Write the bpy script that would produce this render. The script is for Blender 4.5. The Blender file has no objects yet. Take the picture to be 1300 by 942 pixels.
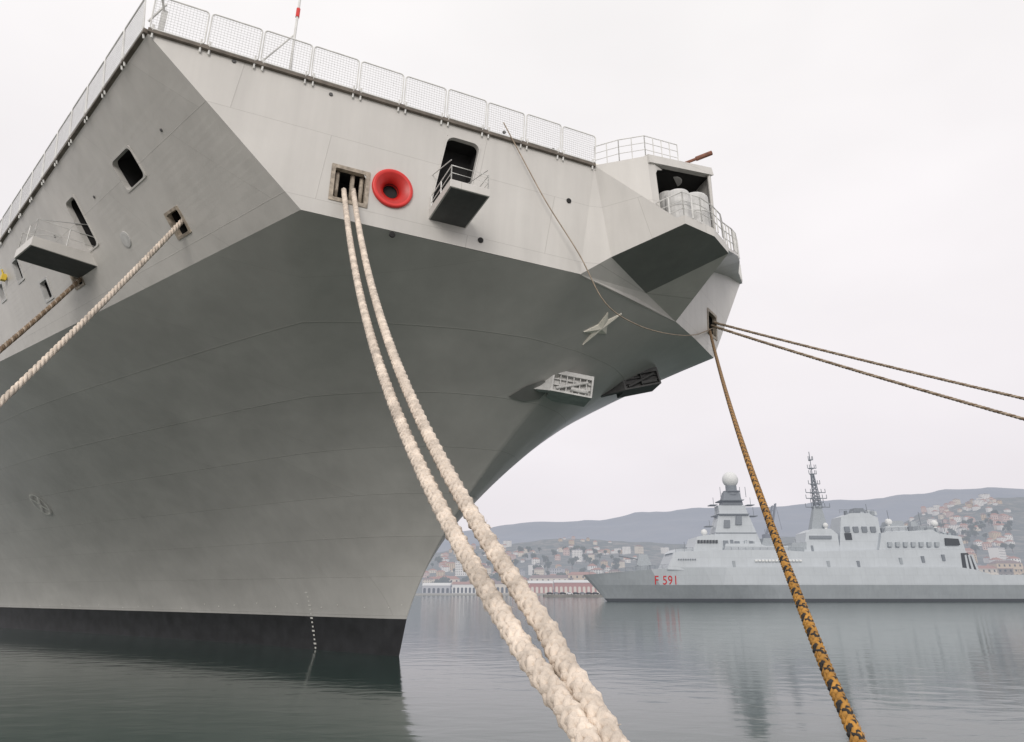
import bpy, bmesh, math, random, bisect
from math import sin, cos, pi, radians, sqrt, atan
from mathutils import Vector as V, Matrix, noise
from mathutils.bvhtree import BVHTree
random.seed(7)
COL = bpy.context.scene.collection
# ---------------------------------------------------------------- camera model
FP = 867.0; CX = 650.0; CY = 426.0; HZ = 751.0; H = 3.07
T = atan((HZ-CY)/FP); cT, sT = cos(T), sin(T)
def ray(u, v):
    a = CY-v
    return V((u-CX, FP*cT-a*sT, FP*sT+a*cT))
def at(u, v, Y=None, z=None):
    d = ray(u, v)
    k = Y/d.y if Y is not None else (z-H)/d.z
    return V((d.x*k, d.y*k, H+d.z*k))
def proj(p):
    y, z = p.y, p.z-H
    f = y*cT+z*sT; up = -y*sT+z*cT
    return (CX+FP*p.x/f, CY-FP*up/f)
cam = bpy.data.objects.new('camera', bpy.data.cameras.new('camera')); COL.objects.link(cam)
cam.location = (0, 0, H); cam.rotation_euler = (pi/2+T, 0, 0)
cam.data.sensor_width = 36; cam.data.lens = FP/1300*36; cam.data.shift_y = -45/1300
cam.data.clip_start = .1; cam.data.clip_end = 20000
bpy.context.scene.camera = cam
bpy.context.scene.view_settings.view_transform = 'Standard'
# ---------------------------------------------------------------- materials
HAZE = (.46, .485, .565)
def newmat(name):
    m = bpy.data.materials.new(name); m.use_nodes = True
    nt = m.node_tree; return m, nt, nt.nodes['Principled BSDF']
def nd(nt, typ, **kw):
    n = nt.nodes.new(typ)
    for k, v in kw.items():
        if k in n.inputs: n.inputs[k].default_value = v
        else: setattr(n, k, v)
    return n
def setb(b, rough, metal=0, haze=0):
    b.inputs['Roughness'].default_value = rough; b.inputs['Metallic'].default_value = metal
    if haze:  # distance haze painted into the material as a faint airlight glow
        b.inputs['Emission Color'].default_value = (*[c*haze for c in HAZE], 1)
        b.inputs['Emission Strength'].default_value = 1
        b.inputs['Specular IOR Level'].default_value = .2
def mat(name, col, rough=.6, metal=0, haze=0, var=.12, scale=3., bump=0., bscale=20.):
    m, nt, b = newmat(name); setb(b, rough, metal, haze)
    tc = nd(nt, 'ShaderNodeTexCoord')
    n = nd(nt, 'ShaderNodeTexNoise', Scale=scale, Detail=4.)
    nt.links.new(tc.outputs['Object'], n.inputs['Vector'])
    r = nd(nt, 'ShaderNodeValToRGB')
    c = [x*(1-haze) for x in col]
    r.color_ramp.elements[0].position = .3; r.color_ramp.elements[1].position = .7
    r.color_ramp.elements[0].color = (*[x*(1-var) for x in c], 1)
    r.color_ramp.elements[1].color = (*[min(1, x*(1+var)) for x in c], 1)
    nt.links.new(n.outputs['Fac'], r.inputs['Fac']); nt.links.new(r.outputs['Color'], b.inputs['Base Color'])
    if bump:
        n2 = nd(nt, 'ShaderNodeTexNoise', Scale=bscale, Detail=3.)
        nt.links.new(tc.outputs['Object'], n2.inputs['Vector'])
        bp = nd(nt, 'ShaderNodeBump', Strength=bump, Distance=.02)
        nt.links.new(n2.outputs['Fac'], bp.inputs['Height']); nt.links.new(bp.outputs['Normal'], b.inputs['Normal'])
    return m
def paint(name, col, mortar=.014, rowh=1.9, bw=7.0, haze=0, stain=.10, seam=.80, ripple_light=0., rough=.42):
    m, nt, b = newmat(name); setb(b, rough, 0, haze); L = nt.links.new
    tc = nd(nt, 'ShaderNodeTexCoord'); sx = nd(nt, 'ShaderNodeSeparateXYZ'); L(tc.outputs['Object'], sx.inputs[0])
    sub = nd(nt, 'ShaderNodeMath', operation='SUBTRACT'); L(sx.outputs['X'], sub.inputs[0]); L(sx.outputs['Y'], sub.inputs[1])
    cb = nd(nt, 'ShaderNodeCombineXYZ'); L(sub.outputs[0], cb.inputs['X']); L(sx.outputs['Z'], cb.inputs['Y'])
    br = nd(nt, 'ShaderNodeTexBrick', **{'Scale': 1., 'Mortar Size': mortar, 'Mortar Smooth': .6, 'Brick Width': bw, 'Row Height': rowh})
    br.offset = .37
    L(cb.outputs[0], br.inputs['Vector'])
    br.inputs['Color1'].default_value = (1, 1, 1, 1); br.inputs['Color2'].default_value = (.96, .96, .96, 1); br.inputs['Mortar'].default_value = (seam, seam, seam*.99, 1)
    mp = nd(nt, 'ShaderNodeMapping'); mp.inputs['Scale'].default_value = (1.1, 1.1, .12); L(tc.outputs['Object'], mp.inputs[0])
    n1 = nd(nt, 'ShaderNodeTexNoise', Scale=1.3, Detail=5., Roughness=.6); L(mp.outputs[0], n1.inputs['Vector'])
    n2 = nd(nt, 'ShaderNodeTexNoise', Scale=.22, Detail=5., Roughness=.55); L(tc.outputs['Object'], n2.inputs['Vector'])
    def rng(n, lo, hi):
        r = nd(nt, 'ShaderNodeMapRange'); r.inputs['From Min'].default_value = .3; r.inputs['From Max'].default_value = .7
        r.inputs['To Min'].default_value = lo; r.inputs['To Max'].default_value = hi; L(n.outputs['Fac'], r.inputs['Value']); return r
    r1 = rng(n1, 1-stain, 1+stain*.3); r2 = rng(n2, 1-stain, 1+stain*.6)
    mu = nd(nt, 'ShaderNodeMath', operation='MULTIPLY'); L(r1.outputs[0], mu.inputs[0]); L(r2.outputs[0], mu.inputs[1])
    if ripple_light:  # soft patches painted as light thrown up by the water
        mp2 = nd(nt, 'ShaderNodeMapping'); mp2.inputs['Scale'].default_value = (.35, .35, .9); mp2.inputs['Rotation'].default_value = (.3, .3, 0); L(tc.outputs['Object'], mp2.inputs[0])
        n4 = nd(nt, 'ShaderNodeTexNoise', Scale=.7, Detail=4., Roughness=.5, Distortion=.4); L(mp2.outputs[0], n4.inputs['Vector'])
        r4 = rng(n4, 1-ripple_light, 1+ripple_light); mu2 = nd(nt, 'ShaderNodeMath', operation='MULTIPLY'); L(mu.outputs[0], mu2.inputs[0]); L(r4.outputs[0], mu2.inputs[1]); mu = mu2
    mx = nd(nt, 'ShaderNodeMix', data_type='RGBA', blend_type='MULTIPLY'); mx.inputs[0].default_value = 1
    L(br.outputs['Color'], mx.inputs[6]); mx.inputs[7].default_value = (*[c*(1-haze) for c in col], 1)
    vm = nd(nt, 'ShaderNodeVectorMath', operation='SCALE'); L(mx.outputs[2], vm.inputs[0]); L(mu.outputs[0], vm.inputs['Scale'])
    L(vm.outputs[0], b.inputs['Base Color'])
    n3 = nd(nt, 'ShaderNodeTexNoise', Scale=.8, Detail=2.); L(tc.outputs['Object'], n3.inputs['Vector'])
    ad = nd(nt, 'ShaderNodeMath', operation='MULTIPLY_ADD'); L(br.outputs['Fac'], ad.inputs[0]); ad.inputs[1].default_value = .3; L(n3.outputs['Fac'], ad.inputs[2])
    bp = nd(nt, 'ShaderNodeBump', Strength=.3, Distance=.06); L(ad.outputs[0], bp.inputs['Height']); L(bp.outputs['Normal'], b.inputs['Normal'])
    return m
HULL = paint('hull_paint', (.51, .505, .48), seam=.82, mortar=.018, ripple_light=.07, rough=.28, stain=.06)
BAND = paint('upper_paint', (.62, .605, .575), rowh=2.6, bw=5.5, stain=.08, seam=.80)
UNDER = paint('underside_painted_shade', (.24, .24, .23), rowh=2.6, bw=5.5, stain=.12)  # upper paint darkened: shade under the overhang is put into the colour
BOOT = mat('boot_paint', (.022, .023, .025), .5, var=.4, scale=1.2)
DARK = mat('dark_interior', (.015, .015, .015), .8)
RUST = mat('worn_steel', (.36, .31, .25), .6, var=.4, scale=6)
RAILM = mat('rail_paint', (.70, .70, .68), .5)
WIRE = mat('net_wire', (.62, .62, .60), .5)
LIP = mat('deck_edge_paint', (.14, .12, .10), .7, var=.3)
RED = mat('red_paint', (.66, .035, .03), .4, var=.08)
REDD = mat('shaded_red_paint', (.48, .018, .014), .4, var=.1)  # same red darkened, shade inside the funnel painted in
DECKM = mat('deck_paint', (.10, .10, .10), .8)
WHITE = mat('white_paint', (.92, .88, .78), .5, var=.03)
FADED = mat('faded_white_paint', (.66, .66, .62), .6, var=.15)
GREY = mat('fitting_grey', (.55, .55, .54), .5, var=.15)
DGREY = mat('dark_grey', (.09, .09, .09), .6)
BROWN = mat('brown_primer', (.22, .09, .055), .6, var=.3, scale=8)
YEL = mat('yellow_paint', (.7, .5, .05), .5)
# ---------------------------------------------------------------- mesh builder
class MB:
    def __init__(s): s.v = []; s.f = []; s.m = []
    def poly(s, pts, mi=0):
        n = len(s.v); s.v += [tuple(p) for p in pts]; s.f.append(tuple(range(n, n+len(pts)))); s.m.append(mi)
    def box(s, c, size, ax=None, mi=0, taper=1.):
        c = V(c); ax = ax or (V((1,0,0)), V((0,1,0)), V((0,0,1))); h = [x/2 for x in size]; n = len(s.v)
        for k in (-1, 1):
            tp = taper if k > 0 else 1.
            for i, j in ((-1,-1),(1,-1),(1,1),(-1,1)):
                s.v.append(tuple(c+ax[0]*h[0]*i*tp+ax[1]*h[1]*j*tp+ax[2]*h[2]*k))
        for q in ((3,2,1,0),(4,5,6,7),(0,1,5,4),(1,2,6,5),(2,3,7,6),(3,0,4,7)):
            s.f.append(tuple(n+i for i in q)); s.m.append(mi)
    def tube(s, pts, r, n=6, closed=False, cap=True, mi=0, r1=None):
        pts = [V(p) for p in pts]; N = len(pts); b = len(s.v); prev = None
        for i, p in enumerate(pts):
            if closed: t = pts[(i+1) % N]-pts[i-1]
            else: t = pts[min(i+1, N-1)]-pts[max(i-1, 0)]
            t.normalize()
            if prev is None:
                a = V((0,0,1)) if abs(t.z) < .9 else V((1,0,0)); u = t.cross(a).normalized()
            else: u = (prev-t*prev.dot(t)).normalized()
            prev = u; w = t.cross(u); rr = r if r1 is None else r+(r1-r)*i/(N-1)
            for k in range(n):
                q = 2*pi*k/n; s.v.append(tuple(p+(u*cos(q)+w*sin(q))*rr))
        for i in range(N if closed else N-1):
            j = (i+1) % N
            for k in range(n):
                l = (k+1) % n; s.f.append((b+i*n+k, b+i*n+l, b+j*n+l, b+j*n+k)); s.m.append(mi)
        if cap and not closed:
            s.f.append(tuple(b+k for k in range(n))[::-1]); s.m.append(mi)
            s.f.append(tuple(b+(N-1)*n+k for k in range(n))); s.m.append(mi)
    def lathe(s, c, axis, prof, n=20, mi=0, caps=True):
        c = V(c); axis = V(axis).normalized(); a = V((0,0,1)) if abs(axis.z) < .9 else V((1,0,0))
        u = axis.cross(a).normalized(); w = axis.cross(u); b = len(s.v); N = len(prof)
        for (d, r) in prof:
            for k in range(n):
                q = 2*pi*k/n; s.v.append(tuple(c+axis*d+(u*cos(q)+w*sin(q))*max(r, .0005)))
        for i in range(N-1):
            for k in range(n):
                l = (k+1) % n; s.f.append((b+i*n+k, b+i*n+l, b+(i+1)*n+l, b+(i+1)*n+k)); s.m.append(mi)
        if caps:
            s.f.append(tuple(b+k for k in range(n))[::-1]); s.m.append(mi)
            s.f.append(tuple(b+(N-1)*n+k for k in range(n))); s.m.append(mi)
    def ball(s, c, r, n=16, mi=0):
        s.lathe(c, (0,0,1), [(-r*cos(pi*i/10), r*sin(pi*i/10)) for i in range(11)], n, mi, False)
    def prism(s, pts, vec, mi=0):
        n = len(pts); b = len(s.v); vec = V(vec)
        s.v += [tuple(V(p)) for p in pts]+[tuple(V(p)+vec) for p in pts]
        s.f.append(tuple(b+i for i in range(n))); s.m.append(mi)
        s.f.append(tuple(b+n+i for i in range(n))[::-1]); s.m.append(mi)
        for i in range(n):
            j = (i+1) % n; s.f.append((b+i, b+n+i, b+n+j, b+j)); s.m.append(mi)
    def build(s, name, mats, parent=None, smooth=False, loc=None, bevel=0, fixn=True):
        me = bpy.data.meshes.new(name); me.from_pydata(s.v, [], s.f)
        if not isinstance(mats, (list, tuple)): mats = [mats]
        for m in mats: me.materials.append(m)
        me.polygons.foreach_set('material_index', s.m)
        if smooth: me.polygons.foreach_set('use_smooth', [True]*len(s.f))
        if fixn:
            bm = bmesh.new(); bm.from_mesh(me); bmesh.ops.recalc_face_normals(bm, faces=bm.faces); bm.to_mesh(me); bm.free()
        me.update()
        o = bpy.data.objects.new(name, me); COL.objects.link(o)
        if parent: o.parent = parent
        if loc: o.location = loc
        if bevel:
            md = o.modifiers.new('bevel', 'BEVEL'); md.width = bevel; md.segments = 2; md.limit_method = 'ANGLE'
        return o
def tag(o, label=None, cat=None, group=None, kind=None):
    if label: o['label'] = label
    if cat: o['category'] = cat
    if group: o['group'] = group
    if kind: o['kind'] = kind
    return o
def empty(name, loc, rz=0):
    o = bpy.data.objects.new(name, None); COL.objects.link(o); o.location = loc; o.rotation_euler = (0, 0, rz); o.empty_display_size = .5
    return o
def dup(root, loc, rz=0, sc=(1,1,1)):
    r = root.copy(); COL.objects.link(r); r.location = loc; r.rotation_euler = (0,0,rz); r.scale = sc
    for ch in list(root.children):
        c = ch.copy(); COL.objects.link(c); c.parent = r
        for g in ch.children:
            d = g.copy(); COL.objects.link(d); d.parent = c
    return r
def lerp(a, b, t): return a+(b-a)*t
# ---------------------------------------------------------------- world, sun
w = bpy.data.worlds.new('World'); bpy.context.scene.world = w; w.use_nodes = True
nt = w.node_tree; bg = nt.nodes['Background']; L = nt.links.new
sk = nd(nt, 'ShaderNodeTexSky'); sk.sky_type = 'NISHITA'; sk.sun_disc = False; sk.sun_elevation = radians(18); sk.sun_rotation = radians(186)
tc = nd(nt, 'ShaderNodeTexCoord'); sp = nd(nt, 'ShaderNodeSeparateXYZ'); L(tc.outputs['Generated'], sp.inputs[0])
cr = nd(nt, 'ShaderNodeValToRGB'); L(sp.outputs['Z'], cr.inputs['Fac'])
E = cr.color_ramp.elements; E[0].position = 0.; E[0].color = (.81, .765, .81, 1); E[1].position = .75; E[1].color = (1, .975, .97, 1)
e = cr.color_ramp.elements.new(.28); e.color = (.89, .85, .87, 1)
mp = nd(nt, 'ShaderNodeMapping'); mp.inputs['Scale'].default_value = (1, 1, 2.2); L(tc.outputs['Generated'], mp.inputs[0])
no = nd(nt, 'ShaderNodeTexNoise', Scale=1.6, Detail=4.); L(mp.outputs[0], no.inputs['Vector'])
mr = nd(nt, 'ShaderNodeMapRange'); mr.inputs['From Min'].default_value = .3; mr.inputs['From Max'].default_value = .7
mr.inputs['To Min'].default_value = 9.4; mr.inputs['To Max'].default_value = 10.7; L(no.outputs['Fac'], mr.inputs['Value'])
vm = nd(nt, 'ShaderNodeVectorMath', operation='SCALE'); L(cr.outputs['Color'], vm.inputs[0]); L(mr.outputs[0], vm.inputs['Scale'])
mx = nd(nt, 'ShaderNodeMix', data_type='RGBA'); mx.inputs[0].default_value = .97; L(sk.outputs['Color'], mx.inputs[6]); L(vm.outputs[0], mx.inputs[7])
L(mx.outputs[2], bg.inputs['Color']); bg.inputs['Strength'].default_value = .1
sun = bpy.data.objects.new('sun', bpy.data.lights.new('sun', 'SUN')); COL.objects.link(sun)
sun.data.energy = 1.5; sun.data.angle = radians(24); sun.data.color = (1, .95, .89)
sun.rotation_euler = V((.05, .93, -.36)).to_track_quat('-Z', 'Y').to_euler()
# ---------------------------------------------------------------- water, quay
m, nt, b = newmat('sea_water'); L = nt.links.new
b.inputs['Base Color'].default_value = (.022, .052, .043, 1); b.inputs['Roughness'].default_value = .09; b.inputs['IOR'].default_value = 1.33
tc = nd(nt, 'ShaderNodeTexCoord'); mp = nd(nt, 'ShaderNodeMapping'); mp.inputs['Scale'].default_value = (.6, 1.0, 1); mp.inputs['Rotation'].default_value = (0, 0, .4); L(tc.outputs['Object'], mp.inputs[0])
n1 = nd(nt, 'ShaderNodeTexNoise', Scale=1.1, Detail=3., Roughness=.45, Distortion=.3); L(mp.outputs[0], n1.inputs['Vector'])
n2 = nd(nt, 'ShaderNodeTexNoise', Scale=.11, Detail=3.); L(mp.outputs[0], n2.inputs['Vector'])
ad = nd(nt, 'ShaderNodeMath', operation='MULTIPLY_ADD'); L(n2.outputs['Fac'], ad.inputs[0]); ad.inputs[1].default_value = 1.5; L(n1.outputs['Fac'], ad.inputs[2])
bp = nd(nt, 'ShaderNodeBump', Strength=.19, Distance=.09); L(ad.outputs[0], bp.inputs['Height']); L(bp.outputs['Normal'], b.inputs['Normal'])
WATER = m
q = MB(); q.poly([(-6000,-400,0),(9000,-400,0),(9000,9000,0),(-6000,9000,0)]); tag(q.build('water', WATER), kind='structure')
CONC = mat('quay_concrete', (.40, .39, .36), .85, var=.2, scale=.6, bump=.3)
q = MB(); q.prism([(-80,-60,-3),(90,-60,-3),(90,20,-3),(32,20,-3),(14,7.3,-3),(-13.5,7.3,-3),(-15.2,19,-3),(-80,19,-3)], (0,0,4.45))
tag(q.build('quay', CONC), kind='structure')
# ================================================================ AIRCRAFT CARRIER
SA = math.atan2(-.6965, .7175)
SO = V((-5.73, 38.17, 0)); SR = Matrix.Rotation(SA, 4, 'Z'); SM = Matrix.Translation(SO) @ SR; SMI = SM.inverted()
ship = empty('warship', SO, SA)
tag(ship, 'huge grey warship with overhanging flight deck bow and black waterline band', 'ship')
def lw(p): return SM @ V(p)
def wl(p): return SMI @ V(p)
ZD, ZK = 20.07, 15.07
C = V((10.1,-19.2,ZD)); K = V((11.7,-14.,ZK)); D = V((15.9,-3.1,ZD)); DB = V((15.3,-3.6,ZK))
C1 = V((-20,-19.2,ZD)); K1 = V((-20,-17.9,ZK)); C2 = V((-150,-19.2,ZD)); K2 = V((-150,-19,ZK))
CP = V((13.,16.5,22.2)); KP = V((13.9,9.8,ZK)); T0 = V((16.0,3.1,20.4)); TB = V((15.3,3.6,ZK))
CP2 = V((-150,19.5,ZD)); CP1 = V((-25,19.5,ZD)); KP1 = V((-15,17.3,ZK)); KP2 = V((-150,19,ZK))
def bil(P, s, t): return (P[0]*(1-s)+P[1]*s)*(1-t)+(P[2]*(1-s)+P[3]*s)*t
FA = (C, D, K, DB); FL = (C, C1, K, K1); FPt = (T0, CP, TB, KP)
def inv(P, u, v):
    s = t = .5
    for _ in range(60):
        a = proj(lw(bil(P, s, t))); h = 1e-4
        b1 = proj(lw(bil(P, s+h, t))); c1 = proj(lw(bil(P, s, t+h)))
        j = ((b1[0]-a[0])/h, (c1[0]-a[0])/h, (b1[1]-a[1])/h, (c1[1]-a[1])/h); det = j[0]*j[3]-j[1]*j[2]
        eu, ev = u-a[0], v-a[1]
        ds = (eu*j[3]-j[1]*ev)/det; dt = (j[0]*ev-eu*j[2])/det
        m_ = max(abs(ds), abs(dt)); k = min(1, .2/m_) if m_ > 0 else 1
        s = min(1.3, max(-.3, s+ds*k)); t = min(1.3, max(-.3, t+dt*k))
    return s, t
def frame(P, s, t):
    h = 1e-3; p = bil(P, s, t); es = (bil(P, s+h, t)-p).normalized(); et0 = (bil(P, s, t+h)-p).normalized()
    n = es.cross(et0).normalized()
    if (lw(p+n)-V((0,0,H))).length > (lw(p)-V((0,0,H))).length: n = -n
    et = n.cross(es).normalized()
    if et.z > 0: et = -et
    return p, es, et, n
def hole(P, u, v, wd, ht, k=0):
    s, t = inv(P, u, v); Ls = (bil(P,1,t)-bil(P,0,t)).length; tv = bil(P,s,1)-bil(P,s,0); Lt = tv.length
    p, es, et, n = frame(P, s, t); tn = tv.normalized(); cz = tn.dot(et); sl = abs(tn.dot(es)/cz)+abs(k)
    W_ = wd+ht*sl+.12; Hh = (ht+.1)/cz
    cs = [p+es*a*wd/2+(et-es*k)*b_*ht/2 for a, b_ in ((-1,-1),(1,-1),(1,1),(-1,1))]
    return dict(P=P, s=s, t=t, s0=s-W_/2/Ls, s1=s+W_/2/Ls, t0=t-Hh/2/Lt, t1=t+Hh/2/Lt, w=wd, h=ht, c=cs, k=k)
def patch(mb, P, holes, ns, ntt):
    S = sorted(set([i/ns for i in range(ns+1)]+[x for h in holes for x in (h['s0'], h['s1'])]))
    TT = sorted(set([i/ntt for i in range(ntt+1)]+[x for h in holes for x in (h['t0'], h['t1'])]))
    for a, b_ in zip(S, S[1:]):
        for c, d in zip(TT, TT[1:]):
            ms, mt = (a+b_)/2, (c+d)/2
            if any(h['s0'] < ms < h['s1'] and h['t0'] < mt < h['t1'] for h in holes): continue
            mb.poly([bil(P,a,c), bil(P,b_,c), bil(P,b_,d), bil(P,a,d)])
    for h in holes:
        o = [bil(P,h['s0'],h['t0']), bil(P,h['s1'],h['t0']), bil(P,h['s1'],h['t1']), bil(P,h['s0'],h['t1'])]
        for i in range(4): j = (i+1) % 4; mb.poly([o[i], o[j], h['c'][j], h['c'][i]])
def rrect(wd, ht, r, k=5):
    out = []
    for cx, cy, a0 in ((wd/2-r, ht/2-r, 0), (-wd/2+r, ht/2-r, pi/2), (-wd/2+r, -ht/2+r, pi), (wd/2-r, -ht/2+r, 1.5*pi)):
        for i in range(k+1):
            a = a0+pi/2*i/k; out.append((cx+r*cos(a), cy+r*sin(a)))
    return out
def make_opening(h, framem, border=.07, rad=.12, depth=1.0, proud=.035, name='hull_opening'):
    P = h['P']; q = MB(); p, es, et, n = frame(P, h['s'], h['t']); et = et-es*h['k']
    cs = h['c']; bk = [c-n*depth for c in cs]
    for i in range(4): j = (i+1) % 4; q.poly([cs[i], cs[j], bk[j], bk[i]])
    q.poly(bk)
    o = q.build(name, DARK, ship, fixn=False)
    q = MB(); inn = rrect(h['w']-.06, h['h']-.06, rad); N = len(inn)
    outr = rrect(h['w']+2*border, h['h']+2*border, max(.03, rad*.5))
    A_ = [p+es*a+et*b_+n*proud for a, b_ in inn]; B_ = [p+es*a+et*b_+n*proud for a, b_ in outr]
    A2 = [a-n*.22 for a in A_]; B2 = [a-n*(proud+.05) for a in B_]
    for i in range(N):
        j = (i+1) % N
        q.poly([A_[i],A_[j],B_[j],B_[i]]); q.poly([A_[i],A2[i],A2[j],A_[j]]); q.poly([B_[i],B_[j],B2[j],B2[i]])
    q.build('opening_frame', framem, o, fixn=False)
    return o, (p, es, et, n)
hL = [hole(FL,163,215,1.7,1.25), hole(FL,226,283,.85,.95), hole(FL,104,284,1.05,2.3), hole(FL,98,354,.85,.7), hole(FL,59,368,.9,.95), hole(FL,23,343,.9,1.1), hole(FL,3,371,.7,.9)]
hA = [hole(FA,444,236,1.15,1.2), hole(FA,579,222,1.4,3.2,.16), hole(FA,498,240,1.0,1.0)]
hP = [hole(FPt,904,412,1.6,1.25)]
q = MB()
patch(q, FL, hL, 12, 4); patch(q, FA, hA, 6, 4); patch(q, FPt, hP, 5, 4)
patch(q, (C1,C2,K1,K2), [], 4, 1); patch(q, (CP,CP1,KP,KP1), [], 6, 2); patch(q, (CP1,CP2,KP1,KP2), [], 3, 1)
q.poly([C2, CP2, KP2, K2]); q.poly([D, T0, TB, DB])
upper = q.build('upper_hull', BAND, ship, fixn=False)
q = MB(); dz = V((0,0,-.004))
q.poly([C+dz, C1+dz, V((-20,0,ZD)), D+dz]); q.poly([C1+dz, C2+dz, V((-150,0,ZD)), V((-20,0,ZD))])
q.poly([D, V((-20,0,ZD)), CP1, T0]); q.poly([T0, CP1, CP]); q.poly([V((-20,0,ZD)), V((-150,0,ZD)), CP2, CP1])
q.build('flight_deck', DECKM, ship, fixn=False)
NS = [(15.2,0),(15.3,-3.6),(13.75,-8),(11.7,-14),(2,-15.2),(-15,-17.35),(-40,-18.4),(-80,-19.),(-150,-19.)]
NP = [(15.2,0),(15.3,3.6),(14.7,6.5),(13.9,9.8),(4,13.),(-15,17.3),(-40,18.4),(-80,19.),(-150,19.)]
WL = [(0,0),(-.9,.18),(-2.6,.35),(-6.5,.7),(-16,1.6),(-32,4.3),(-49,7.4),(-80,12),(-150,15.5)]
def cat(tb, i, f):
    p0 = V(tb[max(i-1,0)]); p1 = V(tb[i]); p2 = V(tb[min(i+1,len(tb)-1)]); p3 = V(tb[min(i+2,len(tb)-1)])
    return .5*((2*p1)+(p2-p0)*f+(2*p0-5*p1+4*p2-p3)*f*f+(3*p1-p0-3*p2+p3)*f**3)
def side(tbl, sg):
    sm = [V(p) for p in tbl]
    for _ in range(3): sm = [sm[0]]+[(sm[i-1]+2*sm[i]+sm[i+1])/4 if i < 5 else sm[i] for i in range(1, len(sm)-1)]+[sm[-1]]
    wlt = [(a, b*sg) for a, b in WL]; zs = [-2.5, 0, 1.75]+[1.75+(ZK-1.75)*i/30 for i in range(1, 31)]
    grid = []
    for z in zs:
        t = max(0, z/ZK); r2 = []
        row = [(i, k/8) for i in range(len(tbl)-1) for k in range(8)]+[(len(tbl)-2, 1.)]
        for i, f in row:
            sharp = V(tbl[i]).lerp(V(tbl[i+1]), f); smo = cat([tuple(p) for p in sm], i, f)
            b_ = t**5; n_ = sharp*b_+smo*(1-b_)
            w_ = cat(wlt, i, f); g = t**1.62
            p = w_.lerp(n_, g); r2.append(V((p.x, p.y, z)))
        grid.append(r2)
    return grid
q = MB()
for tbl, sg in ((NS,-1),(NP,1)):
    g = side(tbl, sg); b0 = len(q.v); nC = len(g[0])
    for r in g: q.v += [tuple(p) for p in r]
    for i in range(len(g)-1):
        for j in range(nC-1):
            a = b0+i*nC+j; fc = (a, a+1, a+nC+1, a+nC)
            q.f.append(fc if sg < 0 else fc[::-1]); q.m.append(1 if i < 2 else 0)
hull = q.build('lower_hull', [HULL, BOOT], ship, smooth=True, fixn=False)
bm = bmesh.new(); bm.from_mesh(hull.data); bmesh.ops.remove_doubles(bm, verts=bm.verts, dist=.001); bm.to_mesh(hull.data); bm.free()
BV = BVHTree.FromPolygons([lw(v.co) for v in hull.data.vertices], [tuple(p.vertices) for p in hull.data.polygons])
def hit(u, v):
    d = ray(u, v).normalized(); loc, n, i, ds = BV.ray_cast(V((0,0,H)), d)
    if loc is None: return None
    if n.dot(d) > 0: n = -n
    return wl(loc), (SR.inverted().to_3x3() @ n).normalized()
q = MB()
for a, b_, nn in ((C1, C, V((0,-1,0))), (C2, C1, V((0,-1,0))), (C, D, V((.94,-.34,0)))):
    q.prism([a, a+V((0,0,.16)), a+V((0,0,.16))+nn*.14, a+nn*.14], b_-a)
q.prism([T0, T0+V((0,0,.14)), T0+V((.12,0,.14)), T0+V((.12,0,0))], CP-T0)
q.build('deck_edge', LIP, ship)
def net(a, b_, out, h=1.25):
    a, b_ = V(a), V(b_); ex = (b_-a); wd = ex.length; ex.normalize(); up = (V((0,0,1))+V(out)*.12+ex*random.uniform(-.015,.015)).normalized()
    o = a+up*random.uniform(.13,.18)+V(out)*.12; q = MB()
    loop = [o+ex*(wd/2+x)+up*(h/2+y) for x, y in rrect(wd-.05, h, .11, 3)]
    q.tube(loop, .026, 6, closed=True)
    for x in (.12, wd-.12): q.tube([a+ex*x+V(out)*.05-V((0,0,.15)), a+ex*x+V(out)*.12+up*.3], .035, 6)
    f = q.build('safety_net', RAILM, ship)
    q = MB(); st = .10
    x = .08
    while x < wd-.06:
        q.tube([o+ex*x+up*.03, o+ex*x+up*(h-.03)], .005, 3, cap=False); x += st
    y = .06
    while y < h-.04:
        q.tube([o+ex*.05+up*y, o+ex*(wd-.05)+up*y], .005, 3, cap=False); y += st
    q.build('wire_mesh', WIRE, f)
outA = V((.94,-.34,0)); nA = 10
for i in range(nA): net(C.lerp(D, i/nA+.001), C.lerp(D, (i+1)/nA-.001), outA)
for i in range(18): net(V((10.1-2.05*i-.01,-19.2,ZD)), V((10.1-2.05*(i+1)+.01,-19.2,ZD)), V((0,-1,0)))
def rail(name, pts, h=1.05, post=1.0, parent=ship, r=.022, rows=(1., .66, .33), m=RAILM):
    q = MB(); pts = [V(p) for p in pts]
    for k in rows: q.tube([p+V((0,0,h*k)) for p in pts], r if k == 1 else r*.7, 5)
    for a, b_ in zip(pts, pts[1:]):
        n = max(1, round((b_-a).length/post))
        for i in range(n+1):
            p = a.lerp(b_, i/n); q.tube([p, p+V((0,0,h))], r*1.1, 5)
    return q.build(name, m, parent)
dr = rail('deck_railing', [T0.lerp(CP, i/6) for i in range(7)], 1.3, 1.2, r=.03)
q = MB()
for k in range(150):
    a = T0.lerp(CP, k/150); q.tube([a+V((.05,0,0)), a+V((.05,0,1.2))], .006, 3)
for k in range(12): q.tube([T0+V((.05,0,.1*k+.05)), CP+V((.05,0,.1*k+.05))], .006, 3)
q.build('railing_mesh', WIRE, dr)
for i, h in enumerate(hL):
    make_opening(h, BAND if i in (0, 2) else RUST if i in (1, 3) else GREY, border=.03 if i in (0,2) else .08, rad=.22 if i in (0,2) else .08, name='hull_doorway' if i == 2 else 'hull_opening')
make_opening(hA[0], RUST, border=.11, rad=.05)
make_opening(hA[1], BAND, border=.02, rad=.3, name='hull_doorway')
oP, frP = make_opening(hP[0], RUST, border=.12, rad=.2)
h = hA[0]; p, es, et, n = frame(FA, h['s'], h['t'])
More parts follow.
